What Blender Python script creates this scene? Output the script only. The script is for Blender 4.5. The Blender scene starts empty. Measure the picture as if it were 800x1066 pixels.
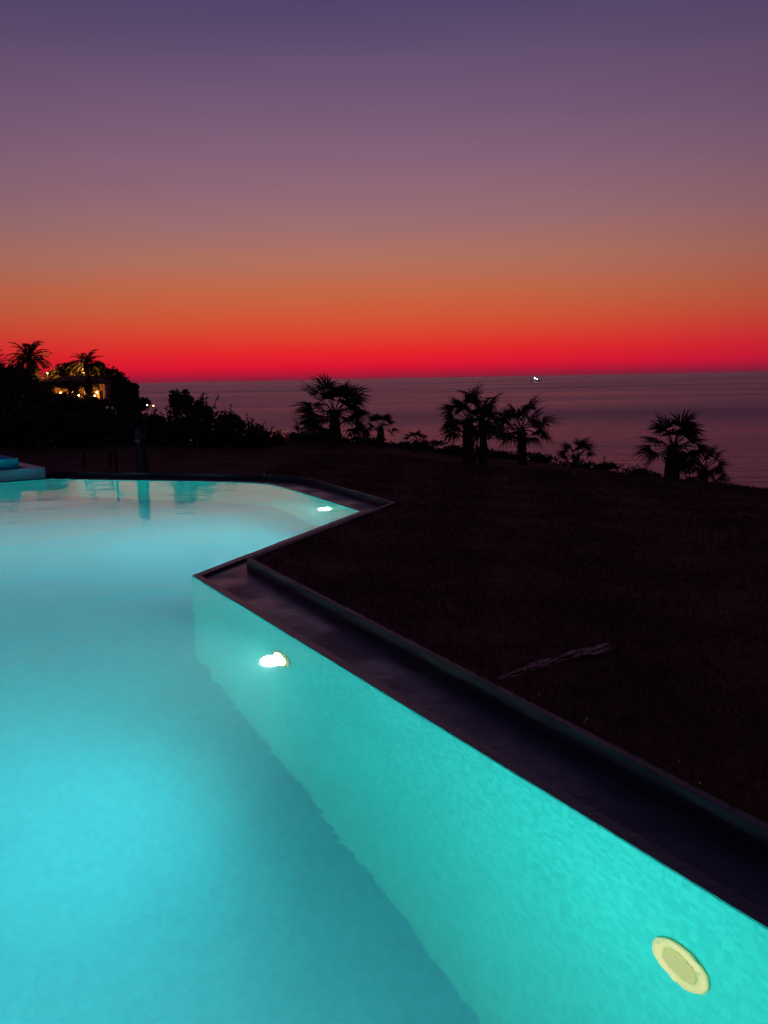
import bpy, bmesh, math, random
from mathutils import Vector, Matrix
from mathutils.geometry import delaunay_2d_cdt

scene = bpy.context.scene
col = scene.collection
scene.view_settings.view_transform = 'Standard'
scene.view_settings.look = 'None'
scene.view_settings.exposure = 0

def s2l(c):
    return tuple(((v/255)/12.92 if v/255 <= .04045 else ((v/255+.055)/1.055)**2.4) for v in c)

# ------------------------------------------------------------------ helpers
def add_mesh(name, verts, faces, mats, fmat=None, smooth=False, parent=None):
    me = bpy.data.meshes.new(name)
    me.from_pydata([tuple(v) for v in verts], [], faces)
    for m in (mats if isinstance(mats, (list, tuple)) else [mats]):
        me.materials.append(m)
    if fmat:
        me.polygons.foreach_set('material_index', fmat)
    if smooth:
        me.polygons.foreach_set('use_smooth', [True]*len(me.polygons))
    me.update()
    ob = bpy.data.objects.new(name, me)
    col.objects.link(ob)
    if parent: ob.parent = parent
    return ob

def empty(name, loc=(0, 0, 0)):
    e = bpy.data.objects.new(name, None)
    e.empty_display_size = .2
    e.location = loc
    col.objects.link(e)
    return e

def mat(name, base=(.5, .5, .5), rough=.8, noise=None, bump=None, metallic=0, emis=None, estr=0, spec=.5, rough2=None):
    m = bpy.data.materials.new(name); m.use_nodes = True
    nt = m.node_tree; b = nt.nodes['Principled BSDF']
    b.inputs['Base Color'].default_value = (*base, 1)
    b.inputs['Roughness'].default_value = rough
    b.inputs['Metallic'].default_value = metallic
    b.inputs['Specular IOR Level'].default_value = spec
    if emis:
        b.inputs['Emission Color'].default_value = (*emis, 1)
        b.inputs['Emission Strength'].default_value = estr
    tc = nt.nodes.new('ShaderNodeTexCoord')
    if noise:
        sc, c2 = noise
        n = nt.nodes.new('ShaderNodeTexNoise'); n.inputs['Scale'].default_value = sc
        n.inputs['Detail'].default_value = 8; n.inputs['Roughness'].default_value = .65
        r = nt.nodes.new('ShaderNodeValToRGB')
        r.color_ramp.elements[0].position = .35; r.color_ramp.elements[1].position = .68
        r.color_ramp.elements[0].color = (*base, 1); r.color_ramp.elements[1].color = (*c2, 1)
        nt.links.new(tc.outputs['Object'], n.inputs['Vector'])
        nt.links.new(n.outputs['Fac'], r.inputs['Fac'])
        nt.links.new(r.outputs['Color'], b.inputs['Base Color'])
    if rough2:
        n3 = nt.nodes.new('ShaderNodeTexNoise'); n3.inputs['Scale'].default_value = rough2[0]; n3.inputs['Detail'].default_value = 7
        mr = nt.nodes.new('ShaderNodeMapRange'); mr.inputs['From Min'].default_value = .40; mr.inputs['From Max'].default_value = .60
        mr.inputs['To Min'].default_value = rough; mr.inputs['To Max'].default_value = rough2[1]
        nt.links.new(tc.outputs['Object'], n3.inputs['Vector']); nt.links.new(n3.outputs['Fac'], mr.inputs['Value'])
        nt.links.new(mr.outputs[0], b.inputs['Roughness'])
    if bump:
        sc, st, di = bump
        n2 = nt.nodes.new('ShaderNodeTexNoise'); n2.inputs['Scale'].default_value = sc
        n2.inputs['Detail'].default_value = 6
        bp = nt.nodes.new('ShaderNodeBump'); bp.inputs['Strength'].default_value = st
        bp.inputs['Distance'].default_value = di
        nt.links.new(tc.outputs['Object'], n2.inputs['Vector'])
        nt.links.new(n2.outputs['Fac'], bp.inputs['Height'])
        nt.links.new(bp.outputs['Normal'], b.inputs['Normal'])
    return m

# ------------------------------------------------------------------ world: dusk sky
w = bpy.data.worlds.new("World"); scene.world = w; w.use_nodes = True
nt = w.node_tree; N = nt.nodes; L = nt.links
bg = N['Background']
tc = N.new('ShaderNodeTexCoord')
sep = N.new('ShaderNodeSeparateXYZ'); L.new(tc.outputs['Generated'], sep.inputs[0])
hm = N.new('ShaderNodeMapping'); hm.inputs['Scale'].default_value = (1.5, 1.5, 22); L.new(tc.outputs['Generated'], hm.inputs[0])
hn = N.new('ShaderNodeTexNoise'); hn.inputs['Scale'].default_value = 1.6; hn.inputs['Detail'].default_value = 5; L.new(hm.outputs[0], hn.inputs['Vector'])
ha = N.new('ShaderNodeMath'); ha.operation = 'MULTIPLY_ADD'; ha.inputs[1].default_value = .05; ha.inputs[2].default_value = -.025
L.new(hn.outputs['Fac'], ha.inputs[0])
hz = N.new('ShaderNodeMath'); hz.operation = 'MULTIPLY_ADD'; hz.inputs[1].default_value = 2.0
L.new(sep.outputs['Z'], hz.inputs[0])
hs = N.new('ShaderNodeMath'); hs.operation = 'MULTIPLY'; L.new(ha.outputs[0], hs.inputs[0])
zc = N.new('ShaderNodeMapRange'); zc.inputs['From Max'].default_value = .12; L.new(sep.outputs['Z'], zc.inputs['Value']); L.new(zc.outputs[0], hs.inputs[1])
L.new(hs.outputs[0], hz.inputs[2])
ramp = N.new('ShaderNodeValToRGB'); L.new(hz.outputs[0], ramp.inputs['Fac'])
stops = [(0.000, (128, 32, 56)), (0.010, (172, 24, 52)), (0.030, (222, 22, 48)), (0.058, (228, 38, 42)), (0.088, (223, 60, 45)),
         (0.128, (211, 84, 52)), (0.185, (196, 103, 70)), (0.25, (177, 113, 95)), (0.33, (157, 110, 113)),
         (0.45, (134, 99, 122)), (0.60, (108, 85, 116)), (0.74, (80, 67, 106)), (1.0, (44, 38, 78))]
cr = ramp.color_ramp
cr.elements[0].position = stops[0][0]; cr.elements[0].color = (*s2l(stops[0][1]), 1)
cr.elements[1].position = stops[-1][0]; cr.elements[1].color = (*s2l(stops[-1][1]), 1)
for p, c in stops[1:-1]:
    e = cr.elements.new(p); e.color = (*s2l(c), 1)
nrm = N.new('ShaderNodeVectorMath'); nrm.operation = 'MULTIPLY'; nrm.inputs[1].default_value = (1, 1, 0)
L.new(tc.outputs['Generated'], nrm.inputs[0])
nn = N.new('ShaderNodeVectorMath'); nn.operation = 'NORMALIZE'; L.new(nrm.outputs[0], nn.inputs[0])
dot = N.new('ShaderNodeVectorMath'); dot.operation = 'DOT_PRODUCT'
az = math.radians(-3); dot.inputs[1].default_value = (math.sin(az), math.cos(az), 0)
L.new(nn.outputs[0], dot.inputs[0])
ar = N.new('ShaderNodeValToRGB'); L.new(dot.outputs['Value'], ar.inputs['Fac'])
ar.color_ramp.elements[0].position = 0; ar.color_ramp.elements[0].color = (.12, .12, .12, 1)
ar.color_ramp.elements[1].position = 1; ar.color_ramp.elements[1].color = (1, 1, 1, 1)
e = ar.color_ramp.elements.new(.9); e.color = (.74, .74, .74, 1)
e = ar.color_ramp.elements.new(.97); e.color = (.93, .93, .93, 1)
mix = N.new('ShaderNodeMixRGB'); L.new(ar.outputs[0], mix.inputs[0])
mix.inputs[1].default_value = (*s2l((34, 30, 62)), 1)
L.new(ramp.outputs[0], mix.inputs[2])
L.new(mix.outputs[0], bg.inputs['Color']); bg.inputs['Strength'].default_value = 1.0

# ------------------------------------------------------------------ camera
H = 1.6
cam = bpy.data.cameras.new("camera"); camo = bpy.data.objects.new("camera", cam); col.objects.link(camo)
cam.sensor_fit = 'VERTICAL'; cam.angle = 2*math.atan(533/923)
cam.clip_end = 80000; cam.clip_start = .05
camo.matrix_world = Matrix.Translation((0, 0, H)) @ Matrix.Rotation(math.radians(90-8.56), 4, 'X') @ Matrix.Rotation(math.radians(-1.07), 4, 'Z')
scene.camera = camo

# ------------------------------------------------------------------ materials
def tile_mat(name, c1, c2, size=.03, rough=.35, spec=.5):
    m = bpy.data.materials.new(name); m.use_nodes = True
    nt = m.node_tree; b = nt.nodes['Principled BSDF']; b.inputs['Roughness'].default_value = rough
    b.inputs['Specular IOR Level'].default_value = spec
    tc = nt.nodes.new('ShaderNodeTexCoord')
    n = nt.nodes.new('ShaderNodeTexNoise'); n.inputs['Scale'].default_value = 1.1; n.inputs['Detail'].default_value = 6
    v = nt.nodes.new('ShaderNodeTexWhiteNoise')
    sc = nt.nodes.new('ShaderNodeVectorMath'); sc.operation = 'SNAP'; sc.inputs[1].default_value = (size,)*3
    off = nt.nodes.new('ShaderNodeVectorMath'); off.operation = 'ADD'; off.inputs[1].default_value = (.0071, .0053, .0047)
    nt.links.new(tc.outputs['Object'], off.inputs[0]); nt.links.new(off.outputs[0], sc.inputs[0])
    nt.links.new(sc.outputs[0], v.inputs['Vector']); nt.links.new(tc.outputs['Object'], n.inputs['Vector'])
    a = nt.nodes.new('ShaderNodeMath'); a.operation = 'MULTIPLY_ADD'; a.inputs[1].default_value = .45
    nt.links.new(v.outputs['Value'], a.inputs[0])
    a2 = nt.nodes.new('ShaderNodeMath'); a2.operation = 'MULTIPLY'; a2.inputs[1].default_value = .65
    nt.links.new(n.outputs['Fac'], a2.inputs[0]); nt.links.new(a2.outputs[0], a.inputs[2])
    mx = nt.nodes.new('ShaderNodeMixRGB'); mx.inputs[1].default_value = (*c1, 1); mx.inputs[2].default_value = (*c2, 1)
    nt.links.new(a.outputs[0], mx.inputs[0]); nt.links.new(mx.outputs[0], b.inputs['Base Color'])
    return m

# submerged glaze reflects far less than in air
M_tile = tile_mat('pool_mosaic_floor', (.003, .40, .55), (.02, .62, .76), rough=.7, spec=.06)
M_tilew = tile_mat('pool_mosaic_wall', (.012, .56, .54), (.045, .80, .74), rough=.7, spec=.06)
M_blue = tile_mat('blue_tile', (.02, .16, .26), (.05, .26, .38), .05)
M_curb = tile_mat('curb_tile', (.004, .018, .042), (.008, .032, .066), .05, .5)
M_stone = mat('wet_paving', (.035, .030, .03), .5, (3.0, (.075, .062, .065)), (14, .3, .012), rough2=(1.6, .24))
M_rim = mat('rim_stone', (.03, .033, .036), .35, (9, (.055, .055, .06)), (30, .3, .01))
M_lawn = mat('lawn_ground', (.095, .040, .022), .95, (1.3, (.21, .095, .055)), (9, .9, .06), spec=.05)
M_grass = mat('grass_blades', (.10, .05, .027), .8, (2, (.21, .11, .055)), spec=.05)
M_leaf = mat('leaf_dark', (.035, .035, .02), .7, (1.5, (.07, .07, .035)), spec=.15)
M_palm = mat('palm_leaf', (.03, .035, .02), .65, (2, (.06, .07, .035)), spec=.15)
M_bark = mat('bark', (.05, .035, .025), .9, (8, (.10, .07, .05)), (25, .8, .02), spec=.2)
M_plaster = mat('plaster', (.42, .27, .16), .85, (4, (.5, .34, .2)))
M_roof = mat('roof_tile', (.08, .04, .03), .85, (6, (.12, .06, .04)))
M_plastic = mat('fixture_plastic', (.98, .90, .42), .4)
M_grille = mat('fixture_grille', (.45, .66, .36), .5)
M_steel = mat('stainless_steel', (.5, .5, .52), .3, metallic=1)
M_post = mat('painted_post', (.010, .012, .014), .8, spec=.1)
M_hull = mat('boat_hull', (.6, .6, .62), .5)
M_glow = mat('lamp_lens_lit', (1, 1, 1), .5, emis=(1, .78, .42), estr=100)
M_warm = mat('warm_bulb', (1, .7, .3), .5, emis=(1, .5, .13), estr=26)
M_white = mat('nav_lamp', (1, 1, 1), .5, emis=(1, .85, .75), estr=60)

# pool water: refractive surface with scattering and absorbing body
M_water = bpy.data.materials.new('pool_water'); M_water.use_nodes = True
nt = M_water.node_tree; nt.nodes.clear()
out = nt.nodes.new('ShaderNodeOutputMaterial')
gl = nt.nodes.new('ShaderNodeBsdfGlass'); gl.inputs['IOR'].default_value = 1.33; gl.inputs['Roughness'].default_value = .06
nt.links.new(gl.outputs[0], out.inputs['Surface'])
tcw = nt.nodes.new('ShaderNodeTexCoord')
n1 = nt.nodes.new('ShaderNodeTexNoise'); n1.inputs['Scale'].default_value = 1.3; n1.inputs['Detail'].default_value = 4; n1.inputs['Distortion'].default_value = .5
nt.links.new(tcw.outputs['Object'], n1.inputs['Vector'])
bp = nt.nodes.new('ShaderNodeBump'); bp.inputs['Strength'].default_value = .3; bp.inputs['Distance'].default_value = .042
nt.links.new(n1.outputs['Fac'], bp.inputs['Height']); nt.links.new(bp.outputs[0], gl.inputs['Normal'])
vs = nt.nodes.new('ShaderNodeVolumeScatter'); vs.inputs['Color'].default_value = (.22, .90, .96, 1); vs.inputs['Density'].default_value = .16; vs.inputs['Anisotropy'].default_value = .2
va = nt.nodes.new('ShaderNodeVolumeAbsorption'); va.inputs['Color'].default_value = (.0, .86, .94, 1); va.inputs['Density'].default_value = .08
ad = nt.nodes.new('ShaderNodeAddShader'); nt.links.new(vs.outputs[0], ad.inputs[0]); nt.links.new(va.outputs[0], ad.inputs[1])
nt.links.new(ad.outputs[0], out.inputs['Volume'])

# ------------------------------------------------------------------ pool geometry (metres, water level z=0)
pool = [(1.95, .8), (-1.61, 7.23), (-.29, 10.67), (-.93, 12.05), (-1.45, 13.15), (-1.75, 13.68), (-2.15, 14.0), (-2.7, 14.22),
        (-4.2, 14.66), (-5.74, 15.1), (-8.5, 13.0), (-12, 12.6), (-12, .8)]
def offset(poly, d):
    n = len(poly); res = []
    for i in range(n):
        p0 = Vector(poly[i-1]); p1 = Vector(poly[i]); p2 = Vector(poly[(i+1) % n])
        e1 = (p1-p0).normalized(); e2 = (p2-p1).normalized()
        n1 = Vector((e1.y, -e1.x)); n2 = Vector((e2.y, -e2.x))
        b = (n1+n2); b /= max(.3, b.length_squared/2)
        res.append(tuple(p1+b*d))
    return res
area = sum(pool[i-1][0]*pool[i][1]-pool[i][0]*pool[i-1][1] for i in range(len(pool)))
sgn = 1 if area > 0 else -1
def off(d): return offset(pool, d*sgn)
DEPTH = -2.2
swim = empty('swimming_pool')
n = len(pool)
v = [(x, y, DEPTH) for x, y in pool]+[(x, y, .008) for x, y in pool]
f = [[i, (i+1) % n, n+(i+1) % n, n+i] for i in range(n)]+[list(range(n))]
add_mesh('basin', v, f, [M_tilew, M_tile], [0]*n+[1], parent=swim)
def ring(name, a, b, za, zb, m, inner_drop=None, outer_drop=None):
    k = len(a); v = [(x, y, za) for x, y in a]+[(x, y, zb) for x, y in b]
    f = [[i, k+i, k+(i+1) % k, (i+1) % k] for i in range(k)]
    if inner_drop is not None:
        o = len(v); v += [(x, y, inner_drop) for x, y in a]
        f += [[o+i, i, (i+1) % k, o+(i+1) % k] for i in range(k)]
    if outer_drop is not None:
        o = len(v); v += [(x, y, outer_drop) for x, y in b]
        f += [[k+i, o+i, o+(i+1) % k, k+(i+1) % k] for i in range(k)]
    return add_mesh(name, v, f, m, parent=swim)
o1 = off(.07)
g = off(.52)
g[1] = (-1.206, 7.58); g[2] = (.1, 10.95); g[0] = (2.56, .28)
g2 = offset(g, .045*sgn)
ring('rim', pool, o1, .008, .005, M_rim, outer_drop=-.06)
ring('gutter', o1, g, -.02, -.012, M_stone)
ring('curb', g, g2, .075, .070, M_curb, inner_drop=-.05, outer_drop=-.05)
wo = off(.03)
v = [(x, y, 0) for x, y in wo]+[(x, y, DEPTH-.2) for x, y in wo]
f = [list(range(n)), [n+i for i in range(n)][::-1]]+[[i, (i+1) % n, n+(i+1) % n, n+i] for i in range(n)]
wat = add_mesh('pool_water', v, f, M_water)
bm = bmesh.new(); bm.from_mesh(wat.data); bmesh.ops.recalc_face_normals(bm, faces=bm.faces); bm.to_mesh(wat.data); bm.free()
wat.parent = swim

# ------------------------------------------------------------------ pool lights
def cyl(r, z0, z1, seg=32, r2=None):
    r2 = r if r2 is None else r2
    v = [(r*math.cos(2*math.pi*i/seg), r*math.sin(2*math.pi*i/seg), z0) for i in range(seg)]
    v += [(r2*math.cos(2*math.pi*i/seg), r2*math.sin(2*math.pi*i/seg), z1) for i in range(seg)]
    f = [[i, (i+1) % seg, seg+(i+1) % seg, seg+i] for i in range(seg)]+[[seg+i for i in range(seg)]]
    return v, f
def torus(R, r, z, seg=40, s2=10, flat=.6):
    v = []; f = []
    for i in range(seg):
        a = 2*math.pi*i/seg
        for j in range(s2):
            b = 2*math.pi*j/s2
            v.append(((R+r*math.cos(b))*math.cos(a), (R+r*math.cos(b))*math.sin(a), z+r*flat*math.sin(b)))
    for i in range(seg):
        for j in range(s2):
            f.append([i*s2+j, ((i+1) % seg)*s2+j, ((i+1) % seg)*s2+(j+1) % s2, i*s2+(j+1) % s2])
    return v, f
def box(x0, x1, y0, y1, z0, z1):
    v = [(x, y, z) for z in (z0, z1) for y in (y0, y1) for x in (x0, x1)]
    return v, [[0, 2, 3, 1], [4, 5, 7, 6], [0, 1, 5, 4], [2, 6, 7, 3], [0, 4, 6, 2], [1, 3, 7, 5]]
def join(parts):
    V = []; F = []
    for v, f in parts:
        o = len(V); V += v; F += [[o+i for i in q] for q in f]
    return V, F
def pool_light(x, y, z, nx, ny, lit, power=0, size=110, color=(.6, 1, 1), peak=0, expo=200, mid=0, soft=.04, yaw=0):
    e = empty('pool_light')
    zz = Vector((nx, ny, 0)).normalized(); up = Vector((0, 0, 1)); xx = up.cross(zz).normalized()
    R = Matrix((xx, up, zz)).transposed().to_4x4()
    e.matrix_world = Matrix.Translation((x, y, z)) @ R
    v, f = torus(.096, .022, .010)
    add_mesh('bezel', v, f, M_plastic, smooth=True, parent=e)
    if lit:
        V = []; F = []; K = 6; sg = 28
        for k in range(K+1):
            a = math.pi/2*k/K
            for i in range(sg): V.append((.088*math.cos(a)*math.cos(2*math.pi*i/sg), .088*math.cos(a)*math.sin(2*math.pi*i/sg), .005+.035*math.sin(a)))
        for k in range(K):
            for i in range(sg): F.append([k*sg+i, k*sg+(i+1) % sg, (k+1)*sg+(i+1) % sg, (k+1)*sg+i])
        add_mesh('lens', V, F, M_glow, smooth=True, parent=e)
    else:
        v, f = cyl(.085, 0, .012); add_mesh('lens', v, f, M_grille, parent=e)
        bars = [box(-math.sqrt(.07**2-t*t), math.sqrt(.07**2-t*t), t-.0035, t+.0035, .0125, .02) for t in [i*.013-.065 for i in range(11)] if abs(t) < .068]
        v, f = join(bars); add_mesh('grille', v, f, M_plastic, parent=e)
    parts = []
    for a in (.5, 2.6, 4.7):
        cv, cf = cyl(.006, .018, .026, 10); parts.append(([(p[0]+.098*math.cos(a), p[1]+.098*math.sin(a), p[2]) for p in cv], cf))
    v, f = join(parts); add_mesh('screws', v, f, M_grille, parent=e)
    if lit:
        l = bpy.data.lights.new('lamp', 'SPOT'); l.energy = power; l.color = color
        l.spot_size = math.radians(size); l.spot_blend = 1; l.shadow_soft_size = soft
        lo = bpy.data.objects.new('lamp', l); col.objects.link(lo); lo.parent = e
        lo.matrix_local = Matrix.Translation((0, 0, .085)) @ Matrix.Rotation(math.pi, 4, 'X')
        if peak:   # photometric distribution of a reflector lamp: wide flood plus a tight centre
            axis_w = Matrix.Rotation(math.radians(yaw), 3, 'Z') @ zz
            l.use_nodes = True; t = l.node_tree; em = t.nodes['Emission']
            ge = t.nodes.new('ShaderNodeNewGeometry')
            dp = t.nodes.new('ShaderNodeVectorMath'); dp.operation = 'DOT_PRODUCT'; dp.inputs[1].default_value = tuple(axis_w)
            t.links.new(ge.outputs['Incoming'], dp.inputs[0])
            ab = t.nodes.new('ShaderNodeMath'); ab.operation = 'ABSOLUTE'; t.links.new(dp.outputs['Value'], ab.inputs[0])
            p1 = t.nodes.new('ShaderNodeMath'); p1.operation = 'POWER'; p1.inputs[1].default_value = expo; t.links.new(ab.outputs[0], p1.inputs[0])
            m1 = t.nodes.new('ShaderNodeMath'); m1.operation = 'MULTIPLY_ADD'; m1.inputs[1].default_value = peak; m1.inputs[2].default_value = 1; t.links.new(p1.outputs[0], m1.inputs[0])
            p2 = t.nodes.new('ShaderNodeMath'); p2.operation = 'POWER'; p2.inputs[1].default_value = 22; t.links.new(ab.outputs[0], p2.inputs[0])
            m2 = t.nodes.new('ShaderNodeMath'); m2.operation = 'MULTIPLY_ADD'; m2.inputs[1].default_value = mid; t.links.new(p2.outputs[0], m2.inputs[0]); t.links.new(m1.outputs[0], m2.inputs[2])
            t.links.new(m2.outputs[0], em.inputs['Strength'])
    return e
nx, ny = -.875, -.485
pool_light(-.67+nx*.002, 5.53+ny*.002, -.54, nx, ny, True, 450, 174, color=(.85, 1, .95), peak=60, expo=220, mid=1.5, soft=.06)
pool_light(.944+nx*.002, 2.623+ny*.002, -.54, nx, ny, False)
pool_light(-.72, 11.57, -.50, -.9, -.43, True, 800, 174, color=(.85, 1, .95), peak=16, expo=70, mid=3, soft=.06)
pool_light(-.8, .803, -.54, 0, 1, True, 290, 168, color=(.95, 1, .95))
pool_light(-4.5, .803, -.54, 0, 1, True, 230, 168)
pool_light(-8.5, .803, -.54, 0, 1, True, 480, 168)
pool_light(-11.997, 7, -.54, 1, 0, True, 1900, 168)
pool_light(-11.997, 11, -.54, 1, 0, True, 4000, 168)

# ------------------------------------------------------------------ raised spa
spa_p = [(-5.80, 15.16), (-8.5, 13.09), (-10.4, 15.5), (-7.7, 17.6)]
spa = empty('raised_spa')
def lerp2(c, p, t): return (c[0]+(p[0]-c[0])*t, c[1]+(p[1]-c[1])*t)
cx = sum(p[0] for p in spa_p)/4; cy = sum(p[1] for p in spa_p)/4
def tier(name, t, t2, z0, z1, m, zin):
    a = [lerp2((cx, cy), p, t) for p in spa_p]; b = [lerp2((cx, cy), p, t2) for p in spa_p]
    v = [(*p, z0) for p in a]+[(*p, z1) for p in a]+[(*p, z1) for p in b]+[(*p, zin) for p in b]
    f = [[k*4+i, k*4+(i+1) % 4, k*4+4+(i+1) % 4, k*4+4+i] for k in range(3) for i in range(4)]+[[12, 13, 14, 15]]
    return add_mesh(name, v, f, m, parent=spa)
tier('base_wall', 1, .86, -.3, .2, M_blue, .12)
tier('tub_wall', .8, .7, .1, .36, M_tile, -.3)
lp = bpy.data.lights.new('tub_lamp', 'POINT'); lp.energy = 12; lp.color = (.5, 1, 1); lp.shadow_soft_size = .1
lo = bpy.data.objects.new('tub_lamp', lp); col.objects.link(lo); lo.location = (cx, cy, .05); lo.parent = spa

# ------------------------------------------------------------------ terrain
def sm(a, b, t):
    t = max(0, min(1, (t-a)/(b-a))); return t*t*(3-2*t)
SX = [(-40, 0.02), (-3, .05), (0, .2), (2.1, .56), (4.2, .78), (6.3, 1.12), (8, 1.62), (10.5, 1.76), (30, 2.0), (100, 2.2)]
def sfun(x):
    if x <= SX[0][0]: return SX[0][1]
    for (a, b), (c, d) in zip(SX, SX[1:]):
        if x <= c: return b+(d-b)*(x-a)/(c-a)
    return SX[-1][1]
def tz(x, y):
    lin = max(0, min(1, (y-9)/15))
    base = .062-sfun(x)*lin
    base += .03*math.sin(x*1.3+y*.7)*sm(10, 16, y)
    if y > 24:
        land = sm(.0, .05, (-x-1.5)/y-.275)*(1-sm(230, 290, y))
        keep = base-1.3*(y-24)/126*.9
        drop = base+(-8-base)*sm(24.5, 40, y)
        base = keep*land+drop*(1-land)
    if abs(x) > 60 and x > 0: base = base+(-8-base)*sm(60, 90, x)
    return base
def inpoly(x, y, poly):
    c = False; j = len(poly)-1
    for i in range(len(poly)):
        xi, yi = poly[i]; xj, yj = poly[j]
        if (yi > y) != (yj > y) and x < (xj-xi)*(y-yi)/(yj-yi)+xi: c = not c
        j = i
    return c
hole = g2
hole_in = offset(g2, .25*sgn)
def axis(lo, hi, f0, f1, step):
    r = [f0+i*step for i in range(int((f1-f0)/step)+1)]
    s = step; p = r[-1]
    while p < hi: s *= 1.14; p += s; r.append(p)
    s = step; p = r[0]
    while p > lo: s *= 1.14; p -= s; r.insert(0, p)
    return r
xs = axis(-400, 400, -14, 14, .55); ys = axis(-250, 420, -1, 42, .55)
pts = [Vector(p) for p in hole]; nh = len(pts)
edges = [(i, (i+1) % nh) for i in range(nh)]
for y in ys:
    for x in xs:
        if not inpoly(x, y, hole_in): pts.append(Vector((x, y)))
vo, eo, fo, *_ = delaunay_2d_cdt(pts, edges, [], 0, 1e-5)
faces = []
for q in fo:
    mx = sum(vo[i].x for i in q)/len(q); my = sum(vo[i].y for i in q)/len(q)
    if not inpoly(mx, my, hole): faces.append(list(q))
add_mesh('ground', [(p.x, p.y, tz(p.x, p.y)) for p in vo], faces, M_lawn, smooth=True)

# grass
rnd = random.Random(4)
V = []; F = []
while len(F) < 70000:
    y = 1.5+ (rnd.random()**1.6)*18; x = rnd.uniform(-2, 2+y*.6)
    if inpoly(x, y, hole): continue
    if rnd.random() < .45*(1+math.sin(x*3.1+y*1.7)*math.sin(y*2.3-x)): continue
    z = tz(x, y); a = rnd.uniform(0, 6.28); h = rnd.uniform(.012, .05); wd = .004+.0012*y*.5
    lx, ly = rnd.uniform(-.03, .03), rnd.uniform(-.03, .03)
    o = len(V)
    V += [(x-wd*math.cos(a), y-wd*math.sin(a), z-.005), (x+wd*math.cos(a), y+wd*math.sin(a), z-.005), (x+lx, y+ly, z+h)]
    F.append([o, o+1, o+2])
add_mesh('grass', V, F, M_grass)

# puddle: a shallow wet streak in the lawn
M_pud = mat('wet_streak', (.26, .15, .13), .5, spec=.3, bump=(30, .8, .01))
r = random.Random(8); V = []; F = []
P0 = Vector((.60, 4.36)); P1 = Vector((1.22, 4.84)); dd = (P1-P0); nrm_ = Vector((-dd.y, dd.x)).normalized()
for i in range(70):
    t = r.random(); c = P0+dd*t+nrm_*(r.gauss(0, .022)+.03*math.sin(t*4)); ra = r.uniform(.02, .08); rb = r.uniform(.004, .013)
    ph = r.uniform(0, 6); k = 12; o = len(V); ex = dd.normalized()
    for j in range(k):
        a = 2*math.pi*j/k; q = 1+.3*math.sin(3*a+ph)
        p = c+ex*ra*q*math.cos(a)+nrm_*rb*q*math.sin(a); V.append((p.x, p.y, .066+.0003*i))
    F.append([o+j for j in range(k)])
add_mesh('puddle', V, F, M_pud)

# ------------------------------------------------------------------ sea
M_sea = bpy.data.materials.new('sea_water'); M_sea.use_nodes = True
nt = M_sea.node_tree; b = nt.nodes['Principled BSDF']
b.inputs['Base Color'].default_value = (.22, .14, .22, 1); b.inputs['Roughness'].default_value = .3; b.inputs['IOR'].default_value = 1.5
tcs = nt.nodes.new('ShaderNodeTexCoord')
mp = nt.nodes.new('ShaderNodeMapping'); mp.inputs['Scale'].default_value = (.35, 1, 1); nt.links.new(tcs.outputs['Object'], mp.inputs[0])
na = nt.nodes.new('ShaderNodeTexNoise'); na.inputs['Scale'].default_value = .45; na.inputs['Detail'].default_value = 9; na.inputs['Roughness'].default_value = .62
nt.links.new(mp.outputs[0], na.inputs['Vector'])
bs = nt.nodes.new('ShaderNodeBump'); bs.inputs['Strength'].default_value = 1; bs.inputs['Distance'].default_value = 1.2
nt.links.new(na.outputs['Fac'], bs.inputs['Height']); nt.links.new(bs.outputs[0], b.inputs['Normal'])
mp2 = nt.nodes.new('ShaderNodeMapping'); mp2.inputs['Scale'].default_value = (.004, .014, 1); nt.links.new(tcs.outputs['Object'], mp2.inputs[0])
nl = nt.nodes.new('ShaderNodeTexNoise'); nl.inputs['Scale'].default_value = 1; nl.inputs['Detail'].default_value = 5; nt.links.new(mp2.outputs[0], nl.inputs['Vector'])
mr = nt.nodes.new('ShaderNodeMapRange'); mr.inputs['From Min'].default_value = .3; mr.inputs['From Max'].default_value = .7; mr.inputs['To Min'].default_value = .22; mr.inputs['To Max'].default_value = .38
nt.links.new(nl.outputs['Fac'], mr.inputs['Value']); nt.links.new(mr.outputs[0], b.inputs['Roughness'])
S = 40000
add_mesh('sea', [(-S, -S, -6), (S, -S, -6), (S, S, -6), (-S, S, -6)], [[0, 1, 2, 3]], M_sea)

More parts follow.
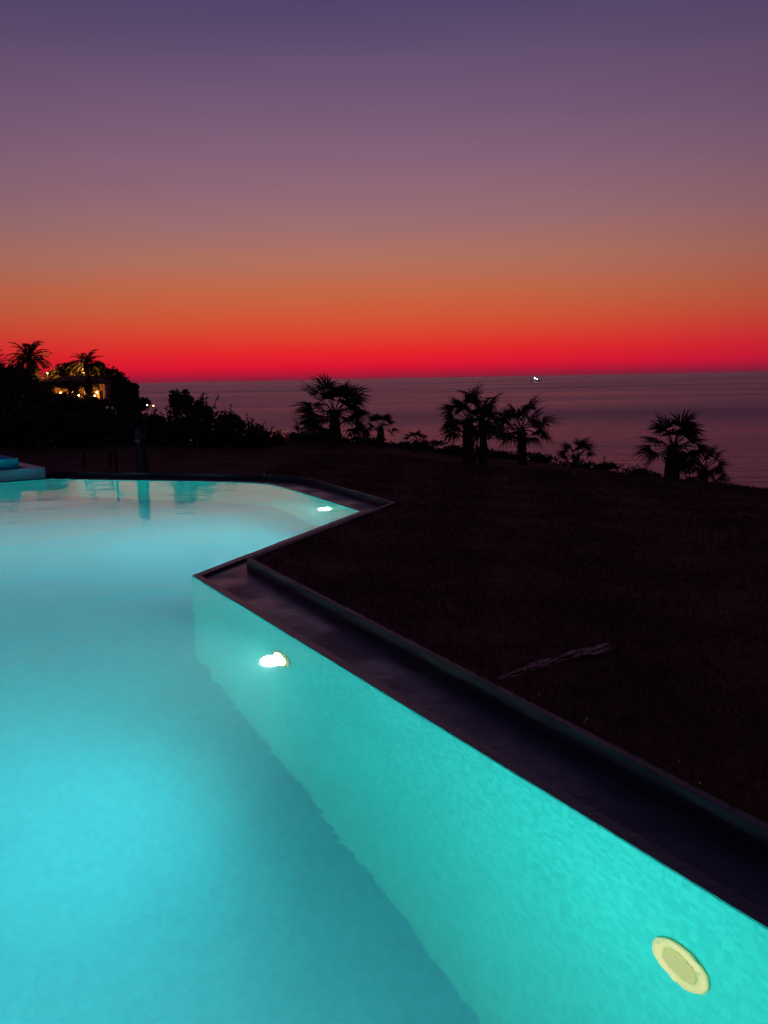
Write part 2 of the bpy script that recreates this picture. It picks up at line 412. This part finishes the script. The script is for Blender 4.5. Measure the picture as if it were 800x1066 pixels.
# ------------------------------------------------------------------ palms
def tube(V, F, MI, pts, rad, seg, mi):
    o = len(V)
    for k, (p, r) in enumerate(zip(pts, rad)):
        d = (pts[min(k+1, len(pts)-1)]-pts[max(k-1, 0)]).normalized()
        a = d.orthogonal().normalized(); b = d.cross(a)
        for j in range(seg):
            t = 2*math.pi*j/seg; V.append(p+a*r*math.cos(t)+b*r*math.sin(t))
    for k in range(len(pts)-1):
        for j in range(seg):
            F.append([o+k*seg+j, o+k*seg+(j+1) % seg, o+(k+1)*seg+(j+1) % seg, o+(k+1)*seg+j]); MI.append(mi)
def palm(name, x, y, ztop, R, kind='fan', nf=26, tr=.09, seed=1, lowest=-.6, zb=None, droop=1.0):
    r = random.Random(seed); V = []; F = []; MI = []
    z0 = (tz(x, y) if zb is None else zb)-.1
    lean = Vector((r.uniform(-.05, .05), r.uniform(-.05, .05), 0))*R
    top = Vector((0, 0, ztop-z0)); k = 14
    pts = [Vector((0, 0, 0)).lerp(top, i/k)+lean*math.sin(i/k*2) for i in range(k+1)]
    rad = [tr*(1.25-.35*i/k)*(1+.10*(i % 2)) for i in range(k+1)]; tube(V, F, MI, pts, rad, 10, 0)
    hub = pts[-1]
    for i in range(26):
        a = i*2.4; t = r.uniform(.35, 1); p = Vector((0, 0, 0)).lerp(hub, t); d = Vector((math.cos(a), math.sin(a), .9)).normalized()
        tube(V, F, MI, [p, p+d*tr*1.9], [tr*.28, tr*.08], 4, 0)
    for i in range(nf):
        t = (i+.5)/nf; az = i*2.39996+r.uniform(-.3, .3)
        el = 1.35+(lowest-1.35)*t**.9+r.uniform(-.15, .15)
        dirh = Vector((math.cos(az), math.sin(az), 0)); side = Vector((-math.sin(az), math.cos(az), 0))
        Lr = R*r.uniform(.75, 1.1)
        if kind == 'fan':
            pl = Lr*.52
            P = [hub]; e = el
            for s in range(4):
                P.append(P[-1]+(dirh*math.cos(e)+Vector((0, 0, 1))*math.sin(e))*pl/4); e -= .07*droop
            tube(V, F, MI, P, [R*.016, R*.013, R*.011, R*.01, R*.008], 4, 1)
            c = P[-1]; d = (dirh*math.cos(e)+Vector((0, 0, 1))*math.sin(e)); up = side.cross(d)
            tw = r.uniform(-.9, .9); side2 = (side*math.cos(tw)+up*math.sin(tw)); nb = 17
            nup = side2.cross(d)
            for q in range(nb):
                a = (q/(nb-1)-.5)*2*1.65+r.uniform(-.05, .05)
                bl = Lr*.54*(1-.32*abs(a)/1.65)*r.uniform(.8, 1.1)
                dd = (d*math.cos(a)+side2*math.sin(a)).normalized(); ww = (side2*math.cos(a)-d*math.sin(a))*R*.02
                m = c+dd*bl*.5+nup*bl*.06*-1; tip = c+dd*bl-Vector((0, 0, 1))*bl*r.uniform(.0, .2)*droop
                o = len(V); V += [c-ww*.35, c+ww*.35, m-ww, m+ww, tip]
                F.extend([[o, o+1, o+3, o+2], [o+2, o+3, o+4]]); MI += [1, 1]
        else:
            P = [hub]; e = el; K = 12
            for s in range(K):
                P.append(P[-1]+(dirh*math.cos(e)+Vector((0, 0, 1))*math.sin(e))*Lr/K); e -= (.045+.05*s/K*2)*droop
            tube(V, F, MI, P, [R*.016*(1-.8*s/K) for s in range(K+1)], 4, 1)
            nl = 24
            for q in range(nl):
                s = .14+.86*q/(nl-1); idx = min(K-1, int(s*K)); fr = s*K-idx
                c = P[idx].lerp(P[idx+1], fr); d = (P[idx+1]-P[idx]).normalized()
                ll = Lr*.36*math.sin(math.pi*(.15+.8*s))**.7*r.uniform(.8, 1.1)
                for sg in (-1, 1):
                    dd = (d*.75+side*sg*.75+Vector((0, 0, .2))).normalized()
                    tip = c+dd*ll-Vector((0, 0, 1))*ll*r.uniform(.1, .4)
                    m = c+dd*ll*.5; ww = d.cross(dd).cross(dd).normalized()*R*.02
                    o = len(V); V += [c, m-ww, m+ww, tip]; F += [[o, o+1, o+3, o+2]]; MI.append(1)
    ob = add_mesh(name, V, F, [M_bark, M_palm], MI)
    ob.location = (x, y, z0)
    return ob
palm('fan_palm_tree', -1.14, 22, .76, 1.2, 'fan', 30, .13, 1, -.45)
palm('fan_palm_tree', -.07, 22.3, .38, .58, 'fan', 18, .08, 2, -.3)
palm('fan_palm_tree', -2.0, 22.6, .25, .5, 'fan', 18, .08, 12, -.2)
palm('fan_palm_tree', 1.95, 20, .62, .95, 'fan', 26, .12, 3, -.5)
palm('date_palm_tree', 2.3, 20.3, .56, .95, 'pin', 12, .08, 33, -.1)
palm('fan_palm_tree', 3.33, 21, .34, .95, 'fan', 26, .1, 14, -.5)
palm('fan_palm_tree', 4.58, 21, -.35, .62, 'fan', 16, .08, 5, .1)
palm('fan_palm_tree', 5.88, 18, .10, .98, 'fan', 30, .13, 6, -.6)
palm('fan_palm_tree', 6.72, 18.5, -.42, .66, 'fan', 22, .09, 7, -.5)
palm('fan_palm_tree', .85, 22.5, .0, .42, 'fan', 14, .06, 8, .1)
palm('date_palm_tree', -58.5, 150, 6.1, 3.8, 'pin', 34, .35, 9, -.5, zb=-1.5)
palm('date_palm_tree', -50.5, 154, 4.9, 3.4, 'pin', 30, .35, 10, -.5, zb=-1.5)
palm('date_palm_tree', -65.5, 152, 5.0, 3.4, 'pin', 30, .35, 11, -.5, zb=-1.5)

# ------------------------------------------------------------------ shrubs and trees
def foliage(name, blobs, nleaf, leaf, seed, trunk=None, twigs=0):
    r = random.Random(seed); V = []; F = []; MI = []
    subs = []
    for bx, by, bz, rx, ry, rz in blobs:
        for i in range(9):
            d = Vector((r.gauss(0, 1), r.gauss(0, 1), r.gauss(0, 1))).normalized()*r.uniform(.4, .95)
            s = r.uniform(.22, .45)
            subs.append((bx+d.x*rx, by+d.y*ry, bz+d.z*rz, rx*s, ry*s, rz*s))
    for i in range(nleaf):
        bx, by, bz, rx, ry, rz = r.choice(subs) if r.random() < .75 else r.choice(blobs)
        d = Vector((r.gauss(0, 1), r.gauss(0, 1), r.gauss(0, 1))).normalized()*(r.random()**.4)
        c = Vector((bx+d.x*rx, by+d.y*ry, bz+d.z*rz))
        a = Vector((r.gauss(0, 1), r.gauss(0, 1), r.gauss(0, 1)+.5)).normalized(); b = a.orthogonal().normalized()
        s = leaf*r.uniform(.6, 1.5)
        o = len(V); V += [c-a*s, c+b*s*.4, c+a*s, c-b*s*.4]; F.append([o, o+1, o+2, o+3]); MI.append(0)
    for i in range(twigs):
        bx, by, bz, rx, ry, rz = r.choice(blobs)
        p = Vector((bx, by, bz)); d = Vector((r.gauss(0, .5), r.gauss(0, .5), 1)).normalized()
        q = p+Vector((d.x*rx*1.3, d.y*ry*1.3, d.z*rz*r.uniform(1, 1.55)))
        tube(V, F, MI, [p, p.lerp(q, .6), q], [.02, .012, .004], 4, 1)
        for k in range(14):
            c = p.lerp(q, r.uniform(.6, 1)); a = (d+Vector((r.gauss(0, .7), r.gauss(0, .7), r.gauss(0, .4)))).normalized()*leaf*1.4; b = a.orthogonal().normalized()*leaf*.2
            o = len(V); V += [c, c+a*.5+b, c+a, c+a*.5-b]; F.append([o, o+1, o+2, o+3]); MI.append(0)
    if trunk:
        for (bx, by, bz, rx, ry, rz) in blobs[:trunk]:
            zb = tz(bx, by)-.2
            tube(V, F, MI, [Vector((bx, by, zb)), Vector((bx+.05*rx, by, (zb+bz)/2)), Vector((bx, by, bz))], [rx*.09, rx*.07, rx*.03], 8, 1)
    return add_mesh(name, V, F, [M_leaf, M_bark], MI)
foliage('shrub', [(-4.85, 22, .6, .45, .5, .72), (-4.4, 22.2, .45, .5, .6, .6), (-5.3, 22.3, .3, .5, .6, .5)], 6500, .07, 21, 3, 18)
foliage('shrub', [(-3.8, 22, .3, .5, .5, .52), (-3.25, 21.8, .2, .45, .5, .42), (-3.0, 22.5, .05, .6, .5, .3)], 5000, .06, 22, 2, 26)
foliage('hedge', [(-6.2, 23, .3, .8, .7, .55), (-7.4, 23, .35, .9, .7, .65), (-8.8, 23, .45, .9, .8, .75), (-10.2, 23, .7, 1, .8, 1.0), (-11.6, 23, .9, 1.1, .9, 1.1), (-13.2, 23, .9, 1.3, .9, 1.3)], 15000, .08, 23, 6, 20)
foliage('hedge', [(-2.2+i*.9, 23.6+.3*math.sin(i*2.1), tz(-2.2+i*.9, 23.6)+.05, .65, .4, .2+.07*math.sin(i*1.7)) for i in range(11)], 11000, .05, 24, None, 10)
foliage('shrub', [(7.1, 22.5, -1.2, .5, .4, .3), (6.5, 22.7, -1.0, .5, .4, .28)], 2500, .05, 25)
foliage('broadleaf_tree', [(-18.6, 45, 1.2, 1.6, 1.5, 1.3), (-20.6, 45, 1.3, 1.8, 1.5, 1.5), (-16.6, 45.5, .4, 1.5, 1.2, .8)], 9000, .16, 26, 3)
foliage('hedge', [(-15.4, 46, -.1, 1.5, 1, .7), (-13.4, 46, -.3, 1.4, 1, .7), (-12.4, 46.4, -.6, 1.2, 1, .6)], 7000, .14, 27, None, 6)
foliage('broadleaf_tree', [(-54.5, 158, 2.6, 4, 3, 3.0), (-50, 159, 2.2, 4, 3, 3.1), (-47.5, 158, 1.6, 3, 3, 2.4), (-45, 157, .3, 2.6, 3, 1.8)], 12000, .42, 28, 4)
foliage('broadleaf_tree', [(-62.5, 158, 2.2, 4, 3, 2.8), (-68, 156, 2.6, 4.5, 3, 3.2)], 7000, .42, 29, 2)
foliage('broadleaf_tree', [(-43.5, 150, -1.2, 2.6, 3, 1.6), (-41.5, 151, -2, 2.2, 3, 1.4), (-46.5, 143, -1.5, 3, 2, .9)], 6000, .36, 30, 2)
foliage('shrub', [(-54.4, 146.5, .2, 1.0, .8, 2.2), (-50.4, 146.6, .1, 1.1, .8, 2.0), (-48.0, 146.6, .2, .8, .8, 2.4), (-52.4, 147, 1.5, 3.8, .6, .8), (-56.6, 147.2, 1.5, 1.4, .6, .9)], 5600, .24, 31, 3)

# ------------------------------------------------------------------ villa
villa = empty('villa')
zb = -1.6; y0 = 149.0; X0, X1 = -57.0, -46.8
parts = [box(X0, X1, y0+2.6, y0+8, zb, 2.1)]
v, f = join(parts); add_mesh('main_walls', v, f, M_plaster, parent=villa)
nb = 5; bw = (X1-X0)/nb; V = []; F = []
for i in range(nb+1):
    x = X0+i*bw
    bv, bf = box(x-.22, x+.22, y0, y0+.4, zb, .5); o = len(V); V += bv; F += [[o+q for q in p] for p in bf]
for i in range(nb):
    xa = X0+i*bw+.22; xb = X0+(i+1)*bw-.22; c = (xa+xb)/2; rr = (xb-xa)/2; k = 12
    arc = [(c-rr*math.cos(math.pi*j/k), .5+rr*.75*math.sin(math.pi*j/k)) for j in range(k+1)]
    for yy in (y0+.02, y0+.38):
        o = len(V); V += [(p[0], yy, p[1]) for p in arc]+[(p[0], yy, 1.6) for p in arc]
        F += [[o+j, o+j+1, o+k+2+j, o+k+1+j] for j in range(k)]
    o = len(V); V += [(p[0], y0+.02, p[1]) for p in arc]+[(p[0], y0+.38, p[1]) for p in arc]
    F += [[o+j, o+j+1, o+k+2+j, o+k+1+j] for j in range(k)]
add_mesh('arcade', V, F, M_plaster, parent=villa)
v, f = box(X0-.4, X1+.4, y0-.2, y0+8.2, 1.6+.003, 1.85); add_mesh('arcade_roof', v, f, M_roof, parent=villa)
add_mesh('tiled_roof', [(X0-.5, y0-.4, 1.86), (X1+.5, y0-.4, 1.86), (X1+.5, y0+8.6, 1.86), (X0-.5, y0+8.6, 1.86), (X0+3, y0+4, 3.1), (X1-3, y0+4, 3.1)],
         [[0, 1, 5, 4], [1, 2, 5], [2, 3, 4, 5], [3, 0, 4]], M_roof, parent=villa)
M_win = mat('lit_window', (.8, .5, .2), .5, emis=(1, .38, .06), estr=1.0)
V = []; F = []
for i in range(nb):
    c = X0+(i+.5)*bw; bv, bf = box(c-.45, c+.45, y0+2.55, y0+2.597, zb+.1, zb+2.1); o = len(V); V += bv; F += [[o+q for q in p] for p in bf]
add_mesh('doors', V, F, M_win, parent=villa)
def bulb(parent, x, y, z, r, power, m=M_warm, c=(1, .36, .07)):
    bm = bmesh.new(); bmesh.ops.create_icosphere(bm, subdivisions=2, radius=r); me = bpy.data.meshes.new('bulb'); bm.to_mesh(me); bm.free()
    me.materials.append(m); o = bpy.data.objects.new('bulb', me); col.objects.link(o); o.location = (x, y, z); o.parent = parent
    if power:
        l = bpy.data.lights.new('glow_lamp', 'POINT'); l.energy = power; l.color = c; l.shadow_soft_size = r*1.2
        lo = bpy.data.objects.new('glow_lamp', l); col.objects.link(lo); lo.location = (x, y-r*2.5, z); lo.parent = parent
for i in range(nb):
    bulb(villa, X0+(i+.5)*bw, y0+1.2, .2, .12, (50, 0, 40, 0, 50)[i])
def lamp_post(x, y, z, h, r, power):
    e = empty('garden_lamp'); V = []; F = []; MI = []
    tube(V, F, MI, [Vector((x, y, z)), Vector((x, y, z+h))], [.05, .04], 8, 0); add_mesh('post', V, F, M_post, parent=e)
    bulb(e, x, y, z+h+r, r, power)
for px, ph in ((-57.8, 1.0), (-55.9, .6), (-52.6, 1.1), (-51.6, .5), (-49.2, .9), (-46.6, .8)):
    lamp_post(px, 145.3, -1.5, ph+.3, .11, 0)
lamp_post(-60.5, 147, -1.5, 3.6, .08, 600)
lamp_post(-57.8, 155.5, -1.5, 5.0, .08, 1200)
lamp_post(-51.5, 155.2, -1.5, 5.0, .08, 900)
lamp_post(-37.6, 143, -3.3, 1.3, .10, 0)
lamp_post(-36.6, 143, -3.3, 1.2, .08, 0)

# ------------------------------------------------------------------ dark rail and column beyond the far edge
rail = empty('pool_handrail'); V = []; F = []; MI = []
for dx in (0, .5):
    P = [Vector((-4.75+dx, 15.75, -.05)), Vector((-4.75+dx, 15.75, .50)), Vector((-4.85+dx, 15.8, .62)), Vector((-5.0+dx, 15.9, .62)), Vector((-5.35+dx, 16.3, .45)), Vector((-5.6+dx, 16.6, .3)), Vector((-5.65+dx, 16.65, -.02))]
    tube(V, F, MI, P, [.021]*len(P), 8, 0)
add_mesh('rails', V, F, M_post, smooth=True, parent=rail)
post = empty('shower_column'); V = []; F = []; MI = []
tube(V, F, MI, [Vector((-4.28, 15.7, -.05)), Vector((-4.28, 15.7, .02)), Vector((-4.28, 15.7, .03)), Vector((-4.28, 15.7, .8)), Vector((-4.28, 15.7, .86))], [.19, .19, .11, .09, .04], 12, 0)
add_mesh('column', V, F, M_post, parent=post)
V = []; F = []; MI = []
tube(V, F, MI, [Vector((-4.28, 15.7, .6)), Vector((-4.28, 15.55, .62)), Vector((-4.28, 15.48, .57))], [.015, .015, .03], 8, 0)
add_mesh('spout', V, F, M_steel, parent=post)

# ------------------------------------------------------------------ boat
boat = empty('boat', (206, 1200, -6))
hull = []; F = []; secs = [(-7, .9, .5), (-4, 1.7, .2), (1, 1.9, .2), (5, 1.2, .3), (7.5, .05, .9)]
for (x, hw, zb_) in secs: hull += [(x, -hw, 1.5+.05*x), (x, -hw*.6, zb_-.4), (x, hw*.6, zb_-.4), (x, hw, 1.5+.05*x)]
for i in range(4): F += [[i*4+j, i*4+j+1, i*4+5+j, i*4+4+j] for j in range(3)]+[[i*4+3, i*4, i*4+4, i*4+7]]
F += [[0, 3, 2, 1]]
add_mesh('hull', hull, F, M_hull, parent=boat)
v, f = join([box(-3.5, 1.5, -1.1, 1.1, 1.5, 3.2), box(-2.8, .5, -.9, .9, 3.2, 4.3), box(-1.2, -1.05, -.08, .08, 4.3, 7)])
add_mesh('cabin_and_mast', v, f, M_hull, parent=boat)
bulb(boat, -1.1, -1.3, 4.9, .4, 0, M_white); bulb(boat, 2.2, -1.3, 3.0, .3, 0, M_white)
